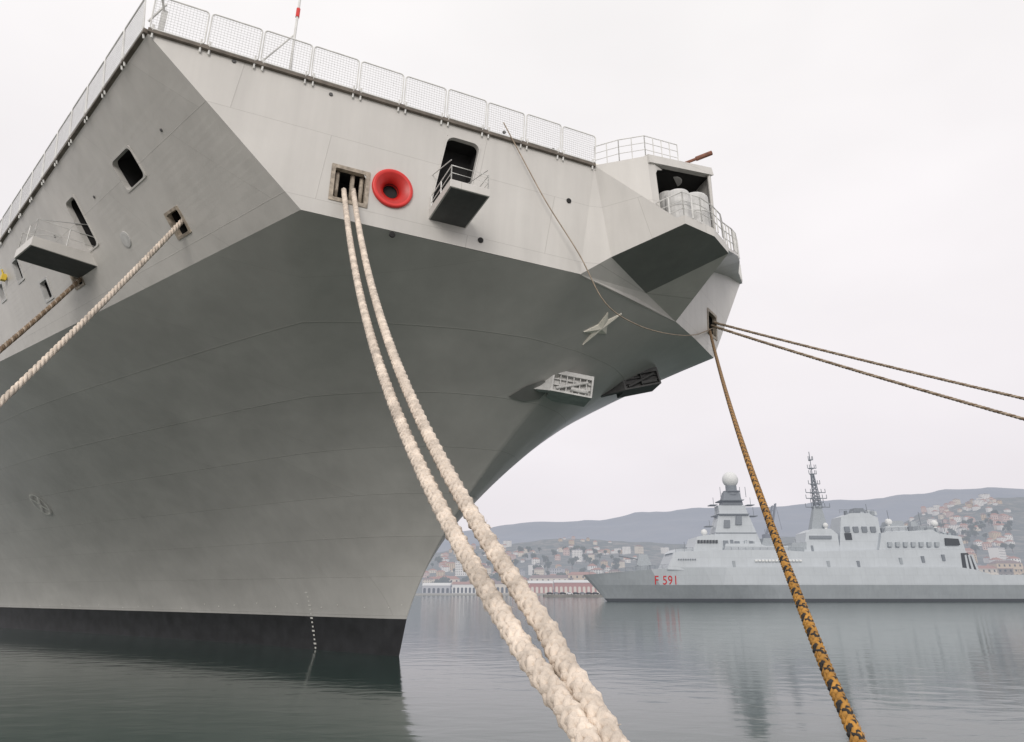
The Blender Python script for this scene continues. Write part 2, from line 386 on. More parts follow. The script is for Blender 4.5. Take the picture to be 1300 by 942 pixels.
for k in (-.42, .12, .45):
    q = MB(); q.tube([p+es*k-n*.25-et*.55, p+es*k-n*.25+et*.55], .08, 10); q.build('roller', RUST, ship, smooth=True)
# red bell-mouth fairlead
s, t = inv(FA, 498, 240); p, es, et, n = frame(FA, s, t)
q = MB(); q.lathe(p, n, [(.10,.62),(.125,.68),(.115,.735),(.07,.76),(-.03,.75)], 48, caps=False); q.lathe(p, n, [(-.5,.26),(-.22,.27),(-.10,.32),(-.01,.41),(.06,.52),(.10,.62)], 48, mi=1, caps=False)
fl = q.build('fairlead', [RED, REDD], ship, smooth=True, fixn=False)
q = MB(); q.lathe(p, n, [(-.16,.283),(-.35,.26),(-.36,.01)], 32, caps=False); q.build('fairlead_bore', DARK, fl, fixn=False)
def platform(P, u, v, wd, out, th=.28, tilt=0., rh=.85, rows=(1.,.5)):
    s, t = inv(P, u, v); p, es, et, n = frame(P, s, t); nh = V((n.x, n.y, tilt)).normalized(); eh = V((es.x, es.y, 0)).normalized(); z = V((0,0,1))
    q = MB(); a = p-eh*wd/2-nh*.4
    q.prism([a, a+nh*(out+.4), a+nh*(out+.4)+z*th, a+z*(th+.14)], eh*wd)
    o = q.build('boarding_platform', BAND, ship, bevel=.02)
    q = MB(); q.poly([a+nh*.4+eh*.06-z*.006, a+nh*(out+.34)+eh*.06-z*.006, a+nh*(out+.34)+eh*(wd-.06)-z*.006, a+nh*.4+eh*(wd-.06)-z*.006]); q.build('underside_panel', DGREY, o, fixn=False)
    p0 = p+z*(th+.04)
    rail('platform_railing', [p0-eh*(wd/2-.05)+nh*.1, p0-eh*(wd/2-.05)+nh*(out-.05)-z*.05, p0+eh*(wd/2-.05)+nh*(out-.05)-z*.05, p0+eh*(wd/2-.05)+nh*.1], rh, 1.0, o, .022, rows)
    q = MB()
    for k in (-1, 1): q.tube([p0+eh*k*(wd/2-.05)+nh*(out-.1)+z*.8, p0+eh*k*(wd/2-.05)+nh*.1+z*1.5], .02, 5)
    q.build('stay_wire', GREY, o)
platform(FA, 568, 284, 1.5, 2.15, .30, .08, .6)
platform(FL, 112, 346, 2.0, 2.6, .42)
def disc(P, u, v, r, m, name, proud=.03):
    s, t = inv(P, u, v); p, es, et, n = frame(P, s, t); q = MB(); q.lathe(p, n, [(-.02,r),(proud,r),(proud+.01,r*.8),(proud+.012,.01)], 24); return q.build(name, m, ship)
disc(FL, 160, 304, .34, GREY, 'cover_plate')
for u, v in ((297,78),(640,168),(702,190),(520,140),(420,120)): disc(FA, u, v, .07, DGREY, 'scupper')
for u, v in ((498,298),(610,305),(722,255)): disc(FA, u, v, .11, DARK, 'scupper')
for u, v in ((120,250),(205,165),(70,300)): disc(FL, u, v, .06, DGREY, 'scupper')
def hdisc(u, v, r, m, name, el=1):
    a = hit(u, v)
    if not a: return
    p, n = a; q = MB(); q.lathe(p, n, [(-.02,r),(.03,r),(.032,.01)], 20); q.build(name, m, ship)
hdisc(48, 426, .3, DGREY, 'cover_plate')
for k in range(20):
    u = 20+k*26+random.uniform(-9,9); hdisc(u, 768+random.uniform(-3,4), .028, FADED, 'stud')
def ringmark(u, v, r, th=.05):
    a = hit(u, v)
    if not a: return
    p, n = a; e1 = n.cross(V((0,0,1))).normalized(); e2 = n.cross(e1); q = MB(); N = 28; pp = p+n*.12
    for i in range(N):
        a0, a1 = 2*pi*i/N, 2*pi*(i+1)/N
        q.poly([pp+(e1*cos(x)+e2*sin(x))*rr for x, rr in ((a0,r),(a1,r),(a1,r-th),(a0,r-th))])
    for k in range(4):
        x = pi/4+k*pi/2; d = e1*cos(x)+e2*sin(x); s_ = n.cross(d)
        q.poly([pp+d*.08+s_*.12+n*.004, pp+d*.08-s_*.12+n*.004, pp+d*(r-.1)-s_*.05+n*.004, pp+d*(r-.1)+s_*.05+n*.004])
    q.build('thruster_mark', FADED, ship, fixn=False)
ringmark(52, 639, 1.0, .13)
for k in range(15):
    v_ = 752+k*5.4; u_ = 389+13*((v_-752)/78)**.7
    a = hit(u_, v_)
    if not a: continue
    p, n = a; e1 = n.cross(V((0,0,1))).normalized(); e2 = n.cross(e1); pp = p+n*.03; q = MB()
    wd = .07 if k % 3 else .12
    q.poly([pp+e1*wd-e2*.045, pp+e1*wd+e2*.045, pp-e1*wd+e2*.045, pp-e1*wd-e2*.045]); q.build('draught_mark', FADED, ship, fixn=False)
# five pointed star fixed to the curved plating of the flare
def sp_(i):
    r_ = 1. if i % 2 == 0 else .40; an = pi*i/5+.12
    a = hit(762+27*cos(an)*r_+2*sin(an)*r_, 415-19*cos(an)*r_+12*sin(an)*r_); return a[0]+a[1]*.05
c_ = hit(762, 415); rim = [sp_(i) for i in range(10)]; q = MB(); tp_ = c_[0]+c_[1]*.16
for i in range(10): q.poly([tp_, rim[i], rim[(i+1) % 10]]); q.poly([rim[i], rim[i]-c_[1]*.06, rim[(i+1) % 10]-c_[1]*.06, rim[(i+1) % 10]])
q.build('bow_star', WHITE, ship)
# anchor shelves hung under the flare
def anchor(u, v, d, ln, ht, mt, hang, pocket=True, ribs=3):
    a = hit(u, v)
    if not a: return
    p, n = a; d = V(d).normalized(); up = V((0,0,1)); up = (up-d*up.dot(d)).normalized(); fr = d.cross(up)
    if lw(p+fr).y > lw(p).y: fr = -fr
    p = p+n*hang-d*ln*.4-up*ht*.5
    q = MB(); dep = 1.3
    def bx(x0, x1, z0, z1, y0, y1): q.box(p+d*(x0+x1)/2+up*(z0+z1)/2+fr*(y0+y1)/2, (x1-x0, abs(y1-y0), z1-z0), (d, fr, up))
    bx(-.1, ln, -.08, 0, -dep, .3); bx(.1, ln, ht-.08, ht, -dep, .3); bx(ln-.08, ln, .0, ht-.08, -dep, .3); bx(-.1, .0, .0, ht, -dep, .3); bx(.0, ln-.08, 0, ht-.08, .0, .06)
    for k in range(1, ribs+1): bx(ln*k/(ribs+1)-.02, ln*k/(ribs+1)+.02, 0, ht-.08, .06, .26)
    for k in (1, 2): bx(0, ln-.08, ht*k/3-.02, ht*k/3+.02, .06, .2)
    q.prism([p-d*.1+fr*.3+up*ht, p-d*.1-fr*1.2+up*ht, p+d*ln-fr*1.2+up*ht, p+d*ln+fr*.3+up*ht], up*.12)
    q.prism([p-d*.1+fr*.28-up*.08, p-d*.1+fr*.28+up*ht, p-d*1.1-fr*.4+up*ht*.45, p-d*1.3-fr*.3-up*.02], -fr*.4)
    o = q.build('anchor_shelf', mt, ship)
    q = MB(); q.tube([p+d*.15+up*ht*.12+fr*.25, p+d*(ln-.25)+up*ht*.75+fr*.25], .07, 8); q.tube([p+d*ln*.45+up*ht*.2+fr*.25, p+d*(ln-.2)+up*ht*.2+fr*.25], .10, 8)
    q.build('anchor', mt, o)
    if pocket:
        pp = [hit(*c) for c in ((645,503),(668,489),(690,482),(700,490),(684,506),(664,509))]
        if all(pp): q = MB(); q.poly([a_[0]+a_[1]*.05 for a_ in pp]); q.build('anchor_pocket_shade', UNDER, o, fixn=False)  # flat dark patch painting the shade of the hollow beside the shelf
anchor(716, 481, V((.62,.78,-.16)), 1.85, .85, GREY, .42, True, 5)
anchor(806, 479, V((.62,.75,.22)), 1.9, .7, DGREY, .22, False, 1)
# ---- bow sponson
S = V((15.5,.9,15.6)); F2 = V((19.2,-1.8,16.57)); F3 = V((19.2,1.7,16.57)); q = MB()
F2u = V((19.2,-1.8,16.95)); F3u = V((19.2,1.7,16.95)); Wt = V((17.8,-1.9,20.35)); Wb = V((17.9,-1.83,17.0)); Xt = V((18.7,1.95,21.15)); Xb = V((18.7,1.8,17.0))
D2 = D+V((0,0,.12)); DB2 = DB-V((0,0,.02)); TB2 = TB-V((0,0,.02)); DM = V((16.1,-2.5,15.95)); T02 = T0+V((0,0,.3))
F25 = V((19.5,-.05,16.57)); F25u = V((19.5,-.05,16.95)); SB = V((15.2,0,15.05))
q.poly([D2, DB2, DM]); q.poly([D2, DM, F2]); q.poly([D2, F2, Wb]); q.poly([F2, F2u, Wb]); q.poly([D2, Wb, Wt])
q.poly([F2, F25, F25u, F2u]); q.poly([F25, F3, F3u, F25u]); q.poly([F2u, F25u, F3u, Xb, Wb])
q.poly([T0, F3, TB2]); q.poly([T0, Xb, F3]); q.poly([F3, Xb, F3u]); q.poly([T0, Xt, Xb])
q.poly([D2, Wt, Xt, T02]); q.poly([DB2, SB, S, DM]); q.poly([SB, TB2, S]); q.poly([S, TB2, F3])
spn = q.build('bow_sponson', BAND, ship, fixn=False)
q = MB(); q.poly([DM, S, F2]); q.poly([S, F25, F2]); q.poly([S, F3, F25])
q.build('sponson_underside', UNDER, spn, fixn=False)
q = MB()
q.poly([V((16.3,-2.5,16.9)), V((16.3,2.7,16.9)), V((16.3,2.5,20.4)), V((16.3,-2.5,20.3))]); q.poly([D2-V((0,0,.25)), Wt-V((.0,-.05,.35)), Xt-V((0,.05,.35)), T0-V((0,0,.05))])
q.build('sponson_back_wall', DARK, ship, fixn=False)  # coloured near black so the inside of the hood looks unlit
q = MB(); q.prism([Wt+V((.06,0,.06)), Wt+V((.12,0,-.36)), Wt+V((-.2,0,-.36)), Wt+V((-.2,0,.06))], Xt-Wt+V((0,.05,0)))
q.tube([Xt-V((.05,.1,.1)), Xb-V((.05,.05,0))], .08, 8); q.prism([Wb+V((.0,.0,0)), Wb+V((.12,.35,0)), Wb+V((-.1,.35,0)), Wb+V((-.1,.0,0))], Wt-Wb-V((0,0,.1)))
# gusset rounding the corner of the opening
q.prism([Wt+V((.05,.3,-.3)), Wt+V((.05,.95,-.3)), Wt+V((.05,.55,-.48)), Wt+V((.05,.38,-.75)), Wt+V((.05,.3,-1.1))], V((.07,0,0)))
q.build('sponson_hood', BAND, ship)
def drum(c, r, h_):
    q = MB(); q.lathe(c, (0,0,1), [(0,r),(.08,r*1.04),(.14,r),(h_*.5,r),(h_*.5+.04,r*1.04),(h_*.5+.1,r),(h_-.1,r),(h_,r*.9),(h_+.03,.02)], 22)
    return q.build('storage_drum', GREY, ship, smooth=False)
drum((18.5,-.95,16.97), .52, 1.6); drum((18.6,.25,16.97), .6, 1.9); drum((17.6,-.2,16.97), .42, 2.3); drum((18.3,1.2,16.97), .35, 1.2)
rail('sponson_railing', [V((17.9,-1.75,16.95)), V((19.15,-1.75,16.95)), V((19.45,-.9,16.95)), V((19.5,-.05,16.95)), V((19.4,.9,16.95)), V((19.1,1.65,16.95)), V((18.7,2.6,17.0))], 1.1, .6, r=.028)
# walkway curving from the sponson round to the port corner
wk = [V((19.1,1.65,16.95)), V((18.6,3.6,17.6)), V((17.6,6.2,18.8)), V((16.2,9.5,20.2)), V((14.4,13.2,21.4)), V((13.1,16.5,22.2))]
q = MB()
for a, b_ in zip(wk, wk[1:]):
    fa = T0.lerp(CP, max(0,(a.y-3.1)/13.4)); fb = T0.lerp(CP, max(0,(b_.y-3.1)/13.4)); fa = V((fa.x-.1, fa.y, a.z)); fb = V((fb.x-.1, fb.y, b_.z))
    q.poly([a,b_,fb,fa]); q.poly([a-V((0,0,.14)), b_-V((0,0,.14)), fb-V((0,0,.14)), fa-V((0,0,.14))]); q.poly([a,b_,b_-V((0,0,.14)),a-V((0,0,.14))])
q.build('side_walkway', BAND, ship)
rail('walkway_railing', wk, 1.15, .8, r=.03)
rail('roof_railing', [V((15.9,-3.0,20.15)), V((16.8,-2.5,20.3)), V((17.7,-1.85,20.4)), V((18.1,.2,20.8))], 1.05, .6)
q = MB(); q.lathe((17.3,.8,20.5), (0,0,1), [(0,.5),(.2,.5),(.25,.35),(.6,.32)], 16); q.box((17.35,.8,21.25), (.7,.5,.45)); gm = q.build('gun_mount', GREY, ship, bevel=.03)
q = MB(); q.tube([V((17.4,.9,21.3)), V((18.9,1.9,21.9))], .07, 8); q.tube([V((18.3,1.5,21.66)), V((18.9,1.9,21.9))], .11, 8); q.build('gun_barrel', BROWN, gm)
q = MB(); q.lathe((15.2,-2.3,20.7), (.3,.95,0), [(-.6,.02),(-.55,.3),(.55,.3),(.6,.02)], 16); q.build('raft_canister', WHITE, ship, smooth=False)
s_ = inv(FA, 372, 100)[0]; jp = C.lerp(D, s_)+V((-.25,0,0))
q = MB(); q.tube([jp, jp+V((0,0,4.4))], .05, 8); q.tube([jp+V((-.5,-1.1,.1)), jp+V((0,0,2.1))], .03, 6); q.tube([jp+V((-1.2,.6,.1)), jp+V((0,0,2.1))], .03, 6)
js = q.build('jackstaff', RAILM, ship); q = MB(); q.tube([jp+V((0,0,2.9)), jp+V((0,0,3.3))], .075, 8); q.build('staff_band', RED, js)
s1 = C.lerp(D, .015); q = MB()
q.box(s1+V((-.1,.1,.6)), (.16,.16,1.2)); q.tube([s1+V((-.1,.1,1.1)), s1+V((.5,-.3,1.5))], .04, 6); q.tube([s1+V((-.1,.1,1.5)), s1+V((-.6,-.2,.9))], .04, 6); q.build('corner_post', RAILM, ship)
s, t = inv(FL, 8, 352); p, es, et, n = frame(FL, s, t); q = MB(); q.box(p+n*.12, (.3,.25,.35)); q.tube([p+n*.1-et*.15, p+n*.1-et*.45], .05, 6); q.build('deck_lamp', YEL, ship, bevel=.03)
# ================================================================ ROPES
def fibre(name, col, var=.25, top=None, z0=4, z1=11):
    m, nt, b = newmat(name); L = nt.links.new; b.inputs['Roughness'].default_value = .9
    tc = nd(nt, 'ShaderNodeTexCoord'); n1 = nd(nt, 'ShaderNodeTexNoise', Scale=3., Detail=6., Roughness=.7); L(tc.outputs['Object'], n1.inputs['Vector'])
    r = nd(nt, 'ShaderNodeValToRGB'); r.color_ramp.elements[0].position = .35; r.color_ramp.elements[1].position = .65
    r.color_ramp.elements[0].color = (*[c*(1-var) for c in col], 1); r.color_ramp.elements[1].color = (*[min(1, c*(1+var*.3)) for c in col], 1)
    L(n1.outputs['Fac'], r.inputs[0]); out = r.outputs[0]
    if top:
        sx = nd(nt, 'ShaderNodeSeparateXYZ'); L(tc.outputs['Object'], sx.inputs[0]); mr_ = nd(nt, 'ShaderNodeMapRange')
        mr_.inputs['From Min'].default_value = z0; mr_.inputs['From Max'].default_value = z1; L(sx.outputs['Z'], mr_.inputs['Value'])
        mx_ = nd(nt, 'ShaderNodeMix', data_type='RGBA'); L(mr_.outputs[0], mx_.inputs[0]); L(out, mx_.inputs[6]); mx_.inputs[7].default_value = (*top, 1); out = mx_.outputs[2]
    L(out, b.inputs['Base Color'])
    n2 = nd(nt, 'ShaderNodeTexNoise', Scale=70., Detail=4.); L(tc.outputs['Object'], n2.inputs['Vector'])
    bp = nd(nt, 'ShaderNodeBump', Strength=.8, Distance=.012); L(n2.outputs['Fac'], bp.inputs['Height']); L(bp.outputs['Normal'], b.inputs['Normal'])
    return m
RW = fibre('white_fibre', (.76, .66, .56), .42); RB = fibre('brown_fibre', (.24, .17, .11), .4); RT = fibre('tan_fibre', (.42, .34, .26), .35)
RO = fibre('orange_fibre', (.50, .25, .05), .4, (.33, .21, .11)); RK = fibre('black_fibre', (.035, .032, .03), .3, (.16, .11, .07))
def sagline(A, B, sag, n=60):
    return [A.lerp(B, i/n)-V((0,0,4*sag*(i/n)*(1-i/n))) for i in range(n+1)]
def smooth_path(pts, n=8):
    out = []
    for i in range(len(pts)-1):
        for k in range(n):
            f = k/n; p0 = pts[max(i-1,0)]; p1 = pts[i]; p2 = pts[i+1]; p3 = pts[min(i+2,len(pts)-1)]
            out.append(.5*((2*p1)+(p2-p0)*f+(2*p0-5*p1+4*p2-p3)*f*f+(3*p1-p0-3*p2+p3)*f**3))
    return out+[pts[-1]]
def rope(name, path, R, mats, label, group=None, style='plait', pitch=4.2, spp=9, pick=None, fuzz=0.0, hairs=9, sides=6):
    ln = [0]
    for a, b_ in zip(path, path[1:]): ln.append(ln[-1]+(b_-a).length)
    tot = ln[-1]; pit = pitch*R*2; N = int(tot/pit*spp)
    def pos(l):
        i = min(max(bisect.bisect_right(ln, l)-1, 0), len(path)-2); return path[i].lerp(path[i+1], (l-ln[i])/max(1e-9, ln[i+1]-ln[i]))
    q = MB(); cen = [pos(tot*i/N) for i in range(N+1)]; fr = []
    for i in range(N+1):
        tg = (cen[min(i+1,N)]-cen[max(i-1,0)]).normalized(); sd = tg.cross(V((0,0,1))).normalized(); fr.append((sd, sd.cross(tg)))
    strands = [(1, k*pi/2, k) for k in range(4)]+[(-1, k*pi/2, 4+k) for k in range(4)] if style == 'plait' else [(1, k*2*pi/3, k) for k in range(3)]
    for sg, ph, idx in strands:
        pp = []
        for i in range(N+1):
            phi = 2*pi*i/spp; an = sg*phi+ph
            ro = R*.58*(1+.24*sg*cos(4*phi+2*ph)) if style == 'plait' else R*.5
            ro *= 1+fuzz*noise.noise(V((i*.21, idx*3.3, R)))*1.6
            sd, up = fr[i]; pp.append(cen[i]+(sd*cos(an)+up*sin(an))*ro)
        q.tube(pp, R*(.40 if style == 'plait' else .52), sides, mi=(pick[idx] if pick else 0))
    if style == 'plait':
        rnd = random.Random(len(path)+int(R*1e4))
        for k in range(int(tot*hairs)):
            i = rnd.randrange(2, N-2); a = rnd.uniform(0, 2*pi); sd, up = fr[i]; r_ = sd*cos(a)+up*sin(a); tg = (cen[i+1]-cen[i-1]).normalized()
            p0 = cen[i]+r_*R*.9; p1 = p0+r_*R*rnd.uniform(.1,.35)+tg*R*rnd.uniform(-.7,.7); q.tube([p0, (p0+p1)/2+r_*R*.1, p1], R*.03, 3, mi=(pick[0] if pick else 0))
    o = q.build(name, mats, None, smooth=True, fixn=False); tag(o, label, 'rope', group)
    return o
def on(P, u, v, back=.35):
    s, t = inv(P, u, v); p, es, et, n = frame(P, s, t); return lw(p-n*back)
A1 = on(FA, 439, 236, .3); A2 = on(FA, 451, 236, .3)
B1 = at(664, 824, Y=5.5); B2 = at(697, 804, Y=5.6)
p1 = sagline(A1, B1, 1.45)[:-2]+smooth_path([B1, at(688, 858, Y=5.15), at(722, 905, Y=4.8), at(775, 990, Y=4.3)])
p2 = sagline(A2, B2, 1.35)[:-2]+smooth_path([B2, at(712, 836, Y=5.3), at(738, 876, Y=4.95), at(768, 926, Y=4.65), at(815, 1010, Y=4.2)])
rope('mooring_rope', p1, .086, [RW], 'thick white plaited mooring rope, left one of the pair from the square bow opening', 'mooring ropes of the warship', fuzz=.07, pitch=2.6, hairs=8, spp=16, sides=8)
rope('mooring_rope', p2, .086, [RW], 'thick white plaited mooring rope, right one of the pair from the square bow opening', 'mooring ropes of the warship', fuzz=.07, pitch=2.6, hairs=8, spp=16, sides=8)
A = on(FL, 226, 280, .3); M_ = at(0, 500, Y=18.2); E_ = A+(M_-A)*1.75; E_.z = max(E_.z, 1.5)
rope('mooring_rope', sagline(A, E_, .35), .105, [RW], 'white mooring rope leading down left from the upper side opening', 'mooring ropes of the warship', style='twist', pitch=2.6)
A = on(FL, 98, 352, .3); M_ = at(0, 434, Y=22.5); E_ = A+(M_-A)*2.3; E_.z = max(E_.z, 1.5)
rope('mooring_rope', sagline(A, E_, .4), .10, [RB, RT], 'dark brown mooring rope at the far left under the boarding platform', 'mooring ropes of the warship', style='twist', pitch=2.6, pick=[0,0,1])
A = on(FPt, 908, 409, .1); M_ = at(1300, 499, Y=30); E_ = A+(M_-A)*2.1
rope('mooring_rope', sagline(A, E_, .28), .074, [RT, RB], 'upper of the two thin brown ropes stretching right from the far bow opening', 'mooring ropes of the warship', style='twist', pitch=3, pick=[0,0,1])
A = on(FPt, 905, 413, .1); M_ = at(1300, 522, Y=29); E_ = A+(M_-A)*2.0
rope('mooring_rope', sagline(A, E_, .38), .08, [RT, RB], 'lower of the two thin brown ropes stretching right from the far bow opening', 'mooring ropes of the warship', style='twist', pitch=3, pick=[0,0,1])
A = on(FPt, 903, 418, .1); B = at(1052, 856, Y=8.3)
rope('mooring_rope', sagline(A, B, .9)+[at(1100, 965, Y=6.9)], .070, [RO, RK], 'orange and black plaited mooring rope crossing in front of the distant frigate', 'mooring ropes of the warship', pitch=3.0, pick=[0,0,1,1,0,0,1,0], fuzz=.05, spp=12)
pts = [on(FA, 637, 158, -.16), on(FA, 660,203,-.2), on(FA, 690,262,-.3), on(FA, 728,328,-.45)]; y0 = pts[3].y
pts += [at(768,384,Y=y0+.5), at(808,412,Y=y0+2.), at(850,424,Y=y0+4.8), at(882,425,Y=y0+7.5), on(FPt, 902, 417, -.1)]
q = MB(); q.tube(smooth_path(pts), .024, 6)
tag(q.build('messenger_line', RT, smooth=True), 'thin slack line drooping from the deck edge to the far bow opening', 'rope')
# ================================================================ FRIGATE
FY = 235.
fH = paint('frigate_hull_shaded_paint', (.33, .36, .38), rowh=2.2, bw=9, haze=.08, stain=.08)  # darker below the knuckle and at the bow: shading put into the colour
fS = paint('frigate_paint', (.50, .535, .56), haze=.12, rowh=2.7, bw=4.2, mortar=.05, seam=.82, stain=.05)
fT = mat('frigate_fitting_and_shadow_grey', (.32, .35, .37), .6, haze=.12)  # darker grey of fittings, also the painted shadow on the hangar side
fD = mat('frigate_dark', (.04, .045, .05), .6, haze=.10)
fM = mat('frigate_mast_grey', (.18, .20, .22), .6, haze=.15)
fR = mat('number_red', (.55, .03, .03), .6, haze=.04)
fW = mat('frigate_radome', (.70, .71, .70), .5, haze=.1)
FO = V((at(745, 764, Y=FY).x, FY+9.8, 0)); fr_ = empty('frigate', FO)
tag(fr_, 'pale grey frigate numbered F 591 moored across the water on the right', 'ship')
def fp(u, v, Y=FY):
    p = at(u, v, Y=Y); return (p.x-FO.x, p.z)
def fy(u, v, y): return fp(u, v, FY+9.8+y)
LEN = fp(1345, 740)[0]; q = MB(); N = 40
def hz_(zi, s):
    zdk = lerp(fp(745,729)[1], fp(850,720)[1], min(1, s/.2)) if s < .82 else lerp(fp(850,720)[1], 8.2, min(1, (s-.82)/.03))
    z = [-1., 0., .9, 5.1, zdk][zi]
    x0 = 7.8*(1-max(0, z)/8.3) if z < 8.3 else 0
    x = x0+s*(LEN-x0)
    wd = 8.8*min(1, s/.38)**.75; dk = 9.8*min(1, s/.25)**.6
    kf = [0, 0, .08, .75, .9][zi] if s < .3 else [0, .0, .1, 1, .82][zi]
    return V((x, lerp(wd, dk, kf), z))
rows = [[hz_(z, (i/N)**1.4) for i in range(N+1)] for z in range(5)]
for sg in (-1, 1):
    b0 = len(q.v)
    for r in rows: q.v += [(p.x, p.y*sg, p.z) for p in r]
    for i in range(4):
        for j in range(N):
            a = b0+i*(N+1)+j; q.f.append((a, a+1, a+N+2, a+N+1)); q.m.append(1 if i < 2 else 2 if i == 3 and j > 9 else 0)
for j in range(N): a, b_ = rows[4][j], rows[4][j+1]; q.poly([(a.x,-a.y,a.z-.01),(b_.x,-b_.y,b_.z-.01),(b_.x,b_.y,b_.z-.01),(a.x,a.y,a.z-.01)])
q.poly([(rows[k][N].x, -rows[k][N].y, rows[k][N].z) for k in range(5)]+[(rows[k][N].x, rows[k][N].y, rows[k][N].z) for k in (4,3,2,1,0)])
fhull = q.build('hull', [fH, fD, fS], fr_, fixn=True)
FBV = BVHTree.FromPolygons([v.co.copy() for v in fhull.data.vertices], [tuple(p.vertices) for p in fhull.data.polygons])
def fprism(name, px, h0, h1, m=fS, parent=fr_, yc=0.):
    pts = [fy(u, v, -(h0+h1)/2+yc) for u, v in px]; zmin = min(p[1] for p in pts); zmax = max(p[1] for p in pts); q = MB(); n = len(pts)
    hw = [lerp(h0, h1, (p[1]-zmin)/max(.01, zmax-zmin)) for p in pts]
    q.v = [(p[0], yc-h, p[1]) for p, h in zip(pts, hw)]+[(p[0], yc+h, p[1]) for p, h in zip(pts, hw)]
    q.f = [tuple(range(n)), tuple(range(n, 2*n))[::-1]]+[(i, (i+1) % n, n+(i+1) % n, n+i) for i in range(n)]; q.m = [0]*(n+2)
    return q.build(name, m, parent)
fprism('deckhouse', [(847,723),(856,701),(905,698),(985,698),(1020,700),(1120,698),(1222,694),(1236,728),(1000,728)], 8.6, 7.4)
fprism('deckhouse', [(918,700),(922,690),(964,690),(972,693),(1000,693),(1004,700)], 6.9, 6.2)
fprism('deckhouse', [(852,702),(858,697),(882,696),(884,702)], 6.4, 6.0)
fprism('deckhouse', [(966,694),(970,683),(990,683),(993,694)], 4.4, 4.0, fT)
fprism('deckhouse', [(1003,700),(1006,689),(1024,688),(1024,700)], 5.4, 5.0, fT)
br = fprism('bridge', [(878,704),(886,681),(904,678),(914,681),(918,704)], 7.3, 6.2)
for k in range(7): u = 885.5+k*3.8; fprism('bridge_window', [(u,689.5),(u+.3,685.5),(u+3.,685.4),(u+3.,689.4)], 7.1, 6.9, fD, br)
mb_ = fprism('main_mast', [(902,702),(914,650),(913,641),(947,641),(950,650),(970,702)], 5., 2.4)
fprism('mast_head', [(917,641),(920,624),(939,624),(943,641)], 2.6, 1.5, fM, mb_)
for (u0, v0, u1, v1) in ((919,660,927,670),(934,655,942,666),(923,680,935,692),(942,684,953,694)):
    fprism('radar_panel', [(u0,v1),(u0+1,v0),(u1,v0),(u1,v1)], 4.1, 4.0, fM, mb_)
for v in (676, 652, 634): fprism('mast_gallery', [(904+(702-v)*.19,v+1.2),(903+(702-v)*.19,v),(971-(702-v)*.38,v),(970-(702-v)*.38,v+1.2)], 4.1, 4.1, fM, mb_)
c = fy(929, 608, -2); q = MB(); q.ball((c[0],0,c[1]), 2.75, 20); q.build('radome', fW, fr_, smooth=True)
q = MB(); q.lathe((c[0],0,c[1]-5.4), (0,0,1), [(0,2.2),(1,2.2),(1.1,2.9),(1.4,2.9),(1.5,1.9),(3.2,1.9)], 20); q.build('radome_pedestal', fM, fr_)
for (u, v, l) in ((906,641,2.5),(953,641,2.5),(910,655,2),(957,655,3),(901,668,2)):
    q = MB(); p = fy(u, v, -1.5); q.box((p[0],0,p[1]), (2.4,4.,.25)); q.tube([(p[0],-1.5,p[1]), (p[0],-1.5,p[1]+l)], .09, 5); q.build('mast_platform', fM, fr_)
for u in (915, 940, 947):
    q = MB(); p = fy(u, 630, -1.6); q.tube([(p[0],-1.6,p[1]-.3), (p[0],-1.6,p[1]+3.2)], .1, 5); q.build('whip_antenna', fM, fr_)
eb = fprism('after_deckhouse', [(1020,702),(1024,676),(1034,671),(1056,671),(1064,678),(1066,702)], 5.5, 4.2)
fprism('bridge_window', [(1028,684),(1028,680),(1056,680),(1056,684)], 5.2, 5.1, fM, eb)
fprism('mast_trunk', [(1030,672),(1034,642),(1043,642),(1051,672)], 1.5, .8, fT, eb)
q = MB()
p0 = fy(1038.5, 645, 0); p1_ = fy(1029, 602, 0)
def lat(t_, i, j): w_ = lerp(1.1, .35, t_); return V((lerp(p0[0], p1_[0]+.6, t_)+i*w_, j*w_, lerp(p0[1], p1_[1], t_)))
for i, j in ((-1,-1),(1,-1),(1,1),(-1,1)): q.tube([lat(0,i,j), lat(1,i,j)], .19, 5)
for k in range(9):
    for (i, j), (k2, l) in (((-1,-1),(1,-1)),((1,-1),(1,1)),((1,1),(-1,1)),((-1,1),(-1,-1))):
        q.tube([lat(k/9,i,j), lat((k+1)/9,k2,l)], .1, 4); q.tube([lat(k/9,i,j), lat(k/9,k2,l)], .1, 4)
top = lat(1,0,0); q.tube([top, top+V((0,0,8))], .14, 5)
for dz_, wd in ((-11.5,4.2),(-10,2.2),(-8.5,3.6),(-6.5,3.4),(-3.5,2.),(0,1.3),(2,1.5),(5,.8)):
    q.tube([top+V((-wd,-.5,dz_)), top+V((wd,-.5,dz_))], .15, 5); q.box(top+V((0,0,dz_)), (wd*.9,1.6,.35))
    for s_ in (-1, -.5, .6, 1): q.tube([top+V((wd*s_,-.5,dz_)), top+V((wd*s_,-.5,dz_+1.3))], .12, 4)
q.build('lattice_mast', fM, fr_)
fn = fprism('funnel', [(1064,702),(1069,656),(1082,651),(1104,651),(1116,657),(1121,702)], 5.6, 3.4)
fprism('funnel_cap', [(1083,652),(1085,645),(1096,645),(1100,652)], 2., 1.8, fM, fn)
for k in range(4):
    a, b_ = fy(1072+k*11, 668, -4.75), fy(1079+k*11, 676, -4.75); q = MB(); q.box(((a[0]+b_[0])/2, -4.75, (a[1]+b_[1])/2), (1.7, .5, 1.8)); q.build('funnel_louvre', fM, fn)
hg = fprism('hangar', [(1116,700),(1121,676),(1186,672),(1194,677),(1222,681),(1226,700),(1240,729),(1116,729)], 8.3, 6.)
fprism('hangar_step', [(1122,677),(1125,668),(1152,667),(1156,676)], 5.4, 5.0, fS, hg)
